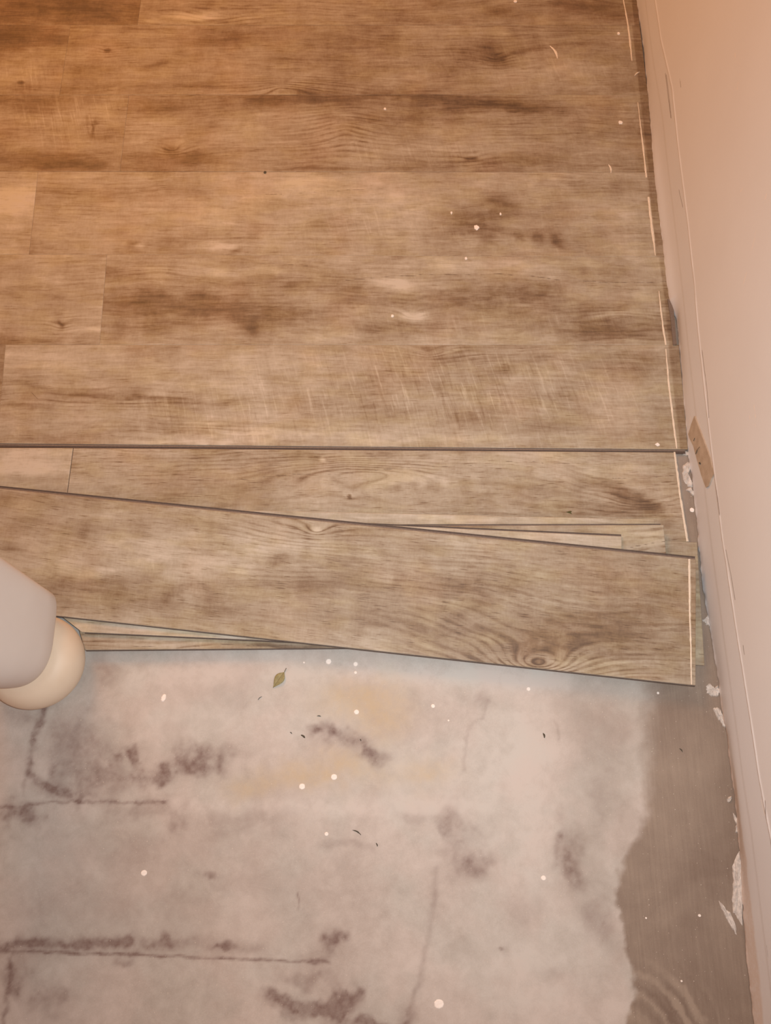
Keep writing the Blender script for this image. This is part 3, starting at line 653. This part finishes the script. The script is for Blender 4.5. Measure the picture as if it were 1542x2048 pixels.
# ---- white pedestal at the left edge --------------------------------
def pedestal():
    t = NT('cream_glazed_foot'); n = t.noise(t.obj(), (20, 20, 20), 3)
    cream = t.done(t.ramp(n, [(0.3, (0.66, 0.56, 0.44)), (0.7, (0.70, 0.61, 0.49))]), 0.5, 0.4)
    t = NT('white_glazed_body'); n = t.noise(t.obj(), (12, 12, 12), 3)
    white = t.done(t.ramp(n, [(0.3, (0.62, 0.575, 0.545)), (0.7, (0.65, 0.61, 0.58))]), 0.55, 0.35)
    root = bpy.data.objects.new('pedestal', None); C.objects.link(root)
    c = P(73, 1323.4, 0.03); root.location = (c[0], c[1], 0)
    tag(root, 'white glazed pedestal with rounded cream foot at the left edge beside the plank stack', 'pedestal')
    cx, cy = c[0], c[1]
    # foot: squashed dome, flattened below, with a fillet up to the body
    prof = [(0.0, 0.0002), (0.050, 0.0002), (0.058, 0.0012), (0.0665, 0.010), (0.0712, 0.022), (0.0725, 0.033), (0.0705, 0.045), (0.0650, 0.056), (0.0570, 0.064), (0.049, 0.0675), (0.044, 0.070), (0.0, 0.072)]
    N = 72; V = []; F = []
    for r, z in prof:
        for k in range(N):
            a = 2 * math.pi * k / N; V.append((0.985 * r * math.cos(a), 0.972 * r * math.sin(a), z))
    for i in range(len(prof) - 1):
        for k in range(N):
            F.append([i * N + k, i * N + (k + 1) % N, (i + 1) * N + (k + 1) % N, (i + 1) * N + k])
    f = mesh('foot', V, F, cream, root, True)
    m = f.modifiers.new('subsurf', 'SUBSURF'); m.levels = 1; m.render_levels = 2
    f['label'] = 'rounded cream foot'
    # body: rounded-square rings, flaring as it rises; given as photo outlines at known heights
    rings = [(0.056, 26, 1296, 64, 72), (0.064, 26, 1290, 74, 83), (0.070, 22, 1284, 80, 90), (0.077, 20, 1278, 84, 96), (0.085, 18, 1276, 85, 98), (0.11, -2, 1270, 87, 104), (0.16, -52, 1254, 93, 120),
             (0.24, -150, 1222, 105, 150), (0.34, -290, 1180, 130, 195), (0.40, -390, 1150, 150, 230)]
    V, F = [], []; N = 96
    for z, px, py, rx, ry in rings:
        q = P(px, py, z); RX = rx / FPX * (H - z) * 1.03; RY = ry / FPX * (H - z)
        for k in range(N):
            a = 2 * math.pi * k / N; ca, sa = math.cos(a), math.sin(a); e = 2 / 6.0 if sa > 0 else 2 / 2.5
            V.append((q[0] + RX * math.copysign(abs(ca) ** e, ca) - cx, q[1] + RY * math.copysign(abs(sa) ** e, sa) - cy, z))
    for i in range(len(rings) - 1):
        for k in range(N): F.append([i * N + k, i * N + (k + 1) % N, (i + 1) * N + (k + 1) % N, (i + 1) * N + k])
    F.append(list(range(N))[::-1]); F.append([(len(rings) - 1) * N + k for k in range(N)])
    b = mesh('body', V, F, white, root, True); b['label'] = 'smooth white body flaring upwards'
pedestal()

# ---- crumbs, paint drops, leaf ---------------------------------------
def blob(name, px, py, rx, ry, z, mat, label, cat, group=None, h=0.0006, seed=0, rough=0.10, ang=0.0, n=18):
    rnd = random.Random(seed * 31 + int(px)); c = P(px, py, z)
    RX = rx * mm_per_px(px, py); RY = ry * my_per_px(px, py); ca, sa = math.cos(ang), math.sin(ang)
    out = []
    for k in range(n):
        a = 2 * math.pi * k / n; q = 1 + rnd.uniform(-rough, rough)
        x, y = RX * math.cos(a) * q, RY * math.sin(a) * q; out.append((x * ca - y * sa, x * sa + y * ca))
    V = [(x, y, 0) for x, y in out] + [(x * .82, y * .82, h) for x, y in out]
    F = [[i, (i + 1) % n, (i + 1) % n + n, i + n] for i in range(n)] + [list(range(n, 2 * n)), list(range(n))[::-1]]
    o = mesh(name, V, F, mat); o.location = (c[0], c[1], z + 0.00005)
    return tag(o, label, cat, group, 'thing')
GD = 'round white paint drops on the bare concrete'
drops = [(878, 2008, 9.5, 'largest white paint drop, on the concrete near the bottom edge of the picture'),
         (288, 1746, 6, 'white paint drop alone on the left half of the brown-tinged concrete'),
         (668, 1554, 6, 'right one of the two white paint drops close together on the yellowed concrete'),
         (604, 1573, 6, 'left one of the two white paint drops close together on the yellowed concrete'),
         (653, 1668, 4, 'small white paint drop just left of a dark scratch mark on the concrete'),
         (713, 1424, 5, 'white paint drop on the yellow stain below the leaf and right of it'),
         (657, 1323, 5.5, 'white paint drop just below the stack front edge, right of the leaf'),
         (711, 1328, 4.5, 'nicked white paint drop below the stack, right of a rounder one'),
         (608, 1325, 2, 'tiny white paint speck nearest the leaf tip'),
         (1057, 1378, 4, 'faint white paint drop below the middle of the top plank'),
         (866, 1412, 4, 'white paint drop right of the yellow stain, below the top plank'),
         (1087, 1756, 5, 'white paint drop on the pale concrete, left of the dark cement edge'),
         (897, 1441, 2, 'tiny white speck below and right of a white paint drop near the yellow stain'),
         (711, 1345, 3, 'faint white speck directly below the nicked paint drop'),
         (1399, 1831, 3, 'small white speck on the dark cement, close to the wall, lower right'),
         (1292, 1836, 2, 'tiny white speck near the curved edge of the dark cement'),
         (1363, 1962, 2.2, 'tiny white speck on the brushed arcs of dark cement'),
         (1316, 1386, 2.5, 'tiny white speck just below the right end of the top plank'),
         (1384, 1020, 4.5, 'round white drop on the grey gap between the cut plank end and the wall')]
for i, (x, y, r, lab) in enumerate(drops):
    blob('paint_drop', x, y, r, r, 0, CHIP, lab, 'paint drop', 'white paint drops on the concrete', seed=i, rough=.05, n=24)
blob('paint_drop', 327, 1396, 4.5, 8, 0, CHIP, 'long oval white paint drop on the concrete between the pedestal foot and the leaf', 'paint drop', 'white paint drops on the concrete', seed=5, rough=.12, ang=-.3)
def sliver(x0, y0, x1, y1, w, z, mat, label, cat, name, group=None):
    A, B = P(x0, y0, z), P(x1, y1, z); c = P((x0 + x1) / 2, (y0 + y1) / 2, z)
    d = np.array(B) - np.array(A); L = np.linalg.norm(d); d /= L; n = np.array([-d[1], d[0], 0]); w *= mm_per_px(x0, y0)
    V, F = [], []; m = 9; s = random.Random(int(x0 * 3 + y0))
    for k in range(m):
        t = k / (m - 1); ww = w * (math.sin(math.pi * min(max(t, .06), .94)) ** .6) * s.uniform(.8, 1.1) / 2; bend = 0.10 * L * math.sin(math.pi * t)
        q = np.array(A) - np.array(c) + d * L * t + n * bend; lift = 0.0004 * math.sin(math.pi * t)
        V += [q - n * ww + [0, 0, lift], q + [0, 0, .0007 + lift], q + n * ww + [0, 0, lift]]
    for k in range(m - 1):
        q = 3 * k; F += [[q, q + 3, q + 4, q + 1], [q + 1, q + 4, q + 5, q + 2], [q, q + 2, q + 5, q + 3]]
    F += [[0, 1, 2], [3 * m - 1, 3 * m - 2, 3 * m - 3]]
    o = mesh(name, V, F, mat); o.location = (c[0], c[1], z + .0001); return tag(o, label, cat, group, 'thing')
GC = 'pale shavings and crumbs on the laid planks'
sliver(1100, 92, 1115, 117, 5, ZT, CUT, 'longest pale curled shaving on the laid planks, near the upper right', 'shaving', 'shaving', GC)
sliver(1269, 152, 1279, 144, 3, ZT, CUT, 'short slanting pale shaving beside the wall, upper right', 'shaving', 'shaving', GC)
sliver(1217, 329, 1222, 346, 4, ZT, CUT, 'small upright pale shaving left of the second cut line from the top', 'shaving', 'shaving', GC)
for i, (x, y, rx, ry, lab) in enumerate([(1241, 245, 4.5, 3.5, 'round pale crumb on the laid planks below the slanting shaving by the wall'), (953, 455, 5, 5, 'irregular white crumb above the row of dark grain spots'),
        (785, 632, 2.8, 2.8, 'white speck left of the pale swirl knot in the laid planks'), (1315, 889, 4.5, 3.5, 'white crumb at the front edge of the laid floor, beside the last cut line'), (770, 218, 2.5, 2.5, 'white speck on the V-shaped grain of the laid planks, top centre'),
        (1031, 3, 3.5, 2.5, 'pale crumb at the very top edge of the picture'), (903, 426, 2, 3, 'small pale fleck up and left of the irregular white crumb'), (1001, 428, 2, 3, 'small pale fleck up and right of the irregular white crumb'),
        (932, 517, 2.5, 3, 'pale fleck on the seam below the row of dark grain spots'), (1237, 67, 3, 2.5, 'pale crumb left of the topmost cut line')]):
    blob('crumb', x, y, rx, ry, ZT, CHIP, lab, 'crumb', GC, seed=i, rough=.22, h=.0009)
blob('crumb', 530, 345, 2.8, 2.8, ZT, DIRT, 'dark round crumb on a seam of the laid planks', 'crumb', seed=40, h=.001)
GB = 'dark debris bits on the concrete'
for i, (a, b, c_, d, w, lab) in enumerate([(705, 1660, 722, 1670, 2.5, 'forked dark bit on the concrete right of the small paint drop'), (602, 1470, 610, 1476, 4, 'thick dark bit left of the purple stain'), (634, 1432, 642, 1433, 2, 'short dark fibre beside the yellow stain'),
        (1359, 1497, 1365, 1504, 2.5, 'dark fibre on the grey cement near the wall'), (580, 1464, 584, 1468, 1.8, 'tiny dark fibre left of the thick dark bit'), (752, 1686, 755, 1693, 2.5, 'short dark bit right of the forked one'),
        (720, 1478, 722, 1482, 2, 'tiny dark bit above the purple stain'), (516, 1400, 524, 1393, 1.4, 'thin dark fibre below the leaf')]):
    sliver(a, b, c_, d, w, 0, DIRT, lab, 'debris', 'debris', GB)
sliver(1086, 1466, 1089, 1476, 4, 0, DIRT, 'reddish dark bit on the pale concrete below the top plank', 'debris', 'debris', GB)
# mossy scrap on the unlocked plank
moss = mesh('moss_scrap', *(lambda c: ([(x * .001, y * .001, z * .001) for x, y, z in [(-5, 1, 0), (-1, 2, 0), (2, 3, 0), (5, 2, 0), (3, 0, 0), (5, -3, 0), (2, -2, 0), (0, -1, 0), (-3, 0, 0), (0, .5, 1.4), (2, .8, 1.2)]],
            [[0, 8, 9], [8, 7, 9], [7, 6, 10, 9], [6, 5, 10], [5, 4, 10], [4, 3, 10], [3, 2, 10], [2, 1, 9, 10], [1, 0, 9], [0, 1, 2, 3, 4, 5, 6, 7, 8]]))(0), TWIG)
q = P(1138, 1025, 0.0046); moss.location = q; tag(moss, 'tiny dark green moss scrap on the unlocked plank, right of centre', 'moss')
# leaf
def leaf():
    t = NT('dry_olive_leaf'); o = t.obj(); n = t.noise(o, (300, 300, 300), 3)
    m = t.done(t.ramp(n, [(0.25, (0.205, 0.185, 0.085)), (0.75, (0.34, 0.30, 0.15))]), 0.6)
    dk = simple('leaf_rim', (0.13, 0.10, 0.055))
    tip = np.array(P(546, 1376)); stem = np.array(P(572, 1338)); base = np.array(P(569, 1344))
    mid = (tip + stem) / 2; root = bpy.data.objects.new('leaf', None); C.objects.link(root); root.location = (mid[0], mid[1], 0)
    tag(root, 'small olive green dry leaf lying on the concrete below the plank stack', 'leaf')
    d = base - tip; L = np.linalg.norm(d); d /= L; nn = np.array([-d[1], d[0], 0])
    ws = [0.0, .16, .34, .55, .75, .90, 1.0, 1.0, .90, .66, .30, 0.0]; m_ = len(ws); V = []; F = []; wmax = 0.0075
    for k, w in enumerate(ws):
        t_ = k / (m_ - 1); q = tip + d * L * t_ - mid; h = 0.0006 + 0.0012 * math.sin(math.pi * t_)
        for s in (-1, -.55, 0, .55, 1):
            V.append(q + nn * s * w * wmax + np.array([0, 0, h + abs(s) * w * 0.0012]))
    for k in range(m_ - 1):
        for j in range(4): a = k * 5 + j; F.append([a, a + 1, a + 6, a + 5])
    b = mesh('blade', V, F, m, root, True); sol = b.modifiers.new('thick', 'SOLIDIFY'); sol.thickness = 0.0003
    def tube(name, pts, r, lab):
        V, F = [], []; N = 6
        for p in pts:
            for k in range(N):
                a = 2 * math.pi * k / N; V.append(p + nn * r * math.cos(a) + np.array([0, 0, r * math.sin(a)]))
        for i in range(len(pts) - 1):
            for k in range(N): F.append([i * N + k, i * N + (k + 1) % N, (i + 1) * N + (k + 1) % N, (i + 1) * N + k])
        F += [list(range(N))[::-1], [(len(pts) - 1) * N + k for k in range(N)]]
        o = mesh(name, V, F, dk, root, True); o['label'] = lab
    up = np.array([0, 0, .0012])
    tube('stem', [base - mid + up, (base * .4 + stem * .6) - mid + up, stem + (stem - base) * .3 - mid + up], .0005, 'thin dark stem')
    tube('midrib', [tip + d * L * t_ - mid + np.array([0, 0, 0.0008 + 0.0012 * math.sin(math.pi * t_)]) for t_ in (0.02, .2, .4, .6, .8, .99)], .00028, 'dark middle vein')
leaf()

# ---- plaster crumbs along the foot of the wall ------------------------
def plaster(poly, label, h=0.002, z=0.0, mat=PLAST, seed=0):
    rnd = random.Random(seed + 5); pts = []
    for (a, b), (c_, d) in zip(poly, poly[1:] + poly[:1]):
        for k in range(4):
            t = k / 4; pts.append((a + (c_ - a) * t + rnd.uniform(-1.1, 1.1), b + (d - b) * t + rnd.uniform(-1.6, 1.6)))
    w = [np.array(P(a, b, z)) for a, b in pts]; c = sum(w) / len(w); n = len(w)
    area = sum(w[i][0] * w[(i + 1) % n][1] - w[(i + 1) % n][0] * w[i][1] for i in range(n))
    if area < 0: w = w[::-1]
    V = [(q - c) for q in w] + [(q - c) * .86 + np.array([0, 0, h * rnd.uniform(.6, 1.2)]) for q in w] + [(q - c) * .45 + np.array([0, 0, h * rnd.uniform(.7, 1.5)]) for q in w] + [np.array([0, 0, h])]
    F = [[i, (i + 1) % n, (i + 1) % n + n, i + n] for i in range(n)] + [[i + n, (i + 1) % n + n, (i + 1) % n + 2 * n, i + 2 * n] for i in range(n)]
    F += [[i + 2 * n, (i + 1) % n + 2 * n, 3 * n] for i in range(n)] + [list(range(n))[::-1]]
    o = mesh('plaster_crumb', V, F, mat); o.location = (c[0], c[1], z + .00005)
    return tag(o, label, 'plaster', 'white plaster scraps along the foot of the wall')
plaster([(1360, 902), (1380, 903), (1377, 912), (1366, 910)], 'small white plaster scrap right under the front corner of the laid floor', seed=1)
plaster([(1366, 932), (1374, 926), (1382, 922), (1384, 932), (1376, 938), (1373, 946), (1376, 958), (1384, 966), (1385, 974), (1375, 972), (1368, 962), (1365, 946)], 'largest white plaster crust between the cut plank end and the wall', seed=2)
plaster([(1372, 978), (1382, 975), (1388, 985), (1389, 993), (1380, 986)], 'white plaster scrap just below the largest crust', seed=3)
plaster([(1404, 1240), (1411, 1237), (1415, 1229), (1419, 1240), (1420, 1252), (1412, 1250)], 'pointed white plaster chip at the wall beside the stack end', seed=4)
plaster([(1412, 1372), (1420, 1366), (1428, 1376), (1437, 1371), (1440, 1385), (1432, 1394), (1422, 1392), (1414, 1386)], 'broken white plaster cluster at the wall just past the top plank corner', seed=6)
plaster([(1426, 1417), (1434, 1414), (1442, 1418), (1448, 1440), (1452, 1462), (1444, 1448), (1434, 1436)], 'long white plaster crust at the wall below the broken cluster', seed=7)
plaster([(1452, 1597), (1462, 1593), (1463, 1597), (1456, 1604)], 'small bent white plaster flake on the dark cement near the wall', seed=8)
plaster([(1464, 1622), (1472, 1632), (1478, 1650), (1478, 1668), (1470, 1664), (1472, 1650)], 'white plaster crust at the wall below the bent flake', seed=9)
plaster([(1470, 1718), (1478, 1700), (1484, 1730), (1486, 1790), (1484, 1850), (1472, 1830), (1466, 1826), (1464, 1800), (1466, 1760), (1464, 1735)], 'longest white plaster crust at the foot of the wall, lower right', seed=10)
plaster([(1438, 1801), (1443, 1806), (1452, 1818), (1462, 1826), (1470, 1846), (1474, 1870), (1462, 1856), (1452, 1836), (1440, 1812)], 'slanting white plaster smear reaching onto the dark cement, lower right', seed=11)
# thin dark strip set in the gap by the wall
def gap_strip():
    pts = [(1333, 601), (1344, 606), (1351, 692), (1344, 693), (1339, 640)]
    w = [P(a, b, .001)[:2] for a, b in pts][::-1]
    o = slab_strip('dark_strip', w, 0.0052, 0.0068, CORE2)
    tag(o, 'narrow grey-brown strip in the gap at the wall beside the fourth cut line', 'plank offcut')
gap_strip()
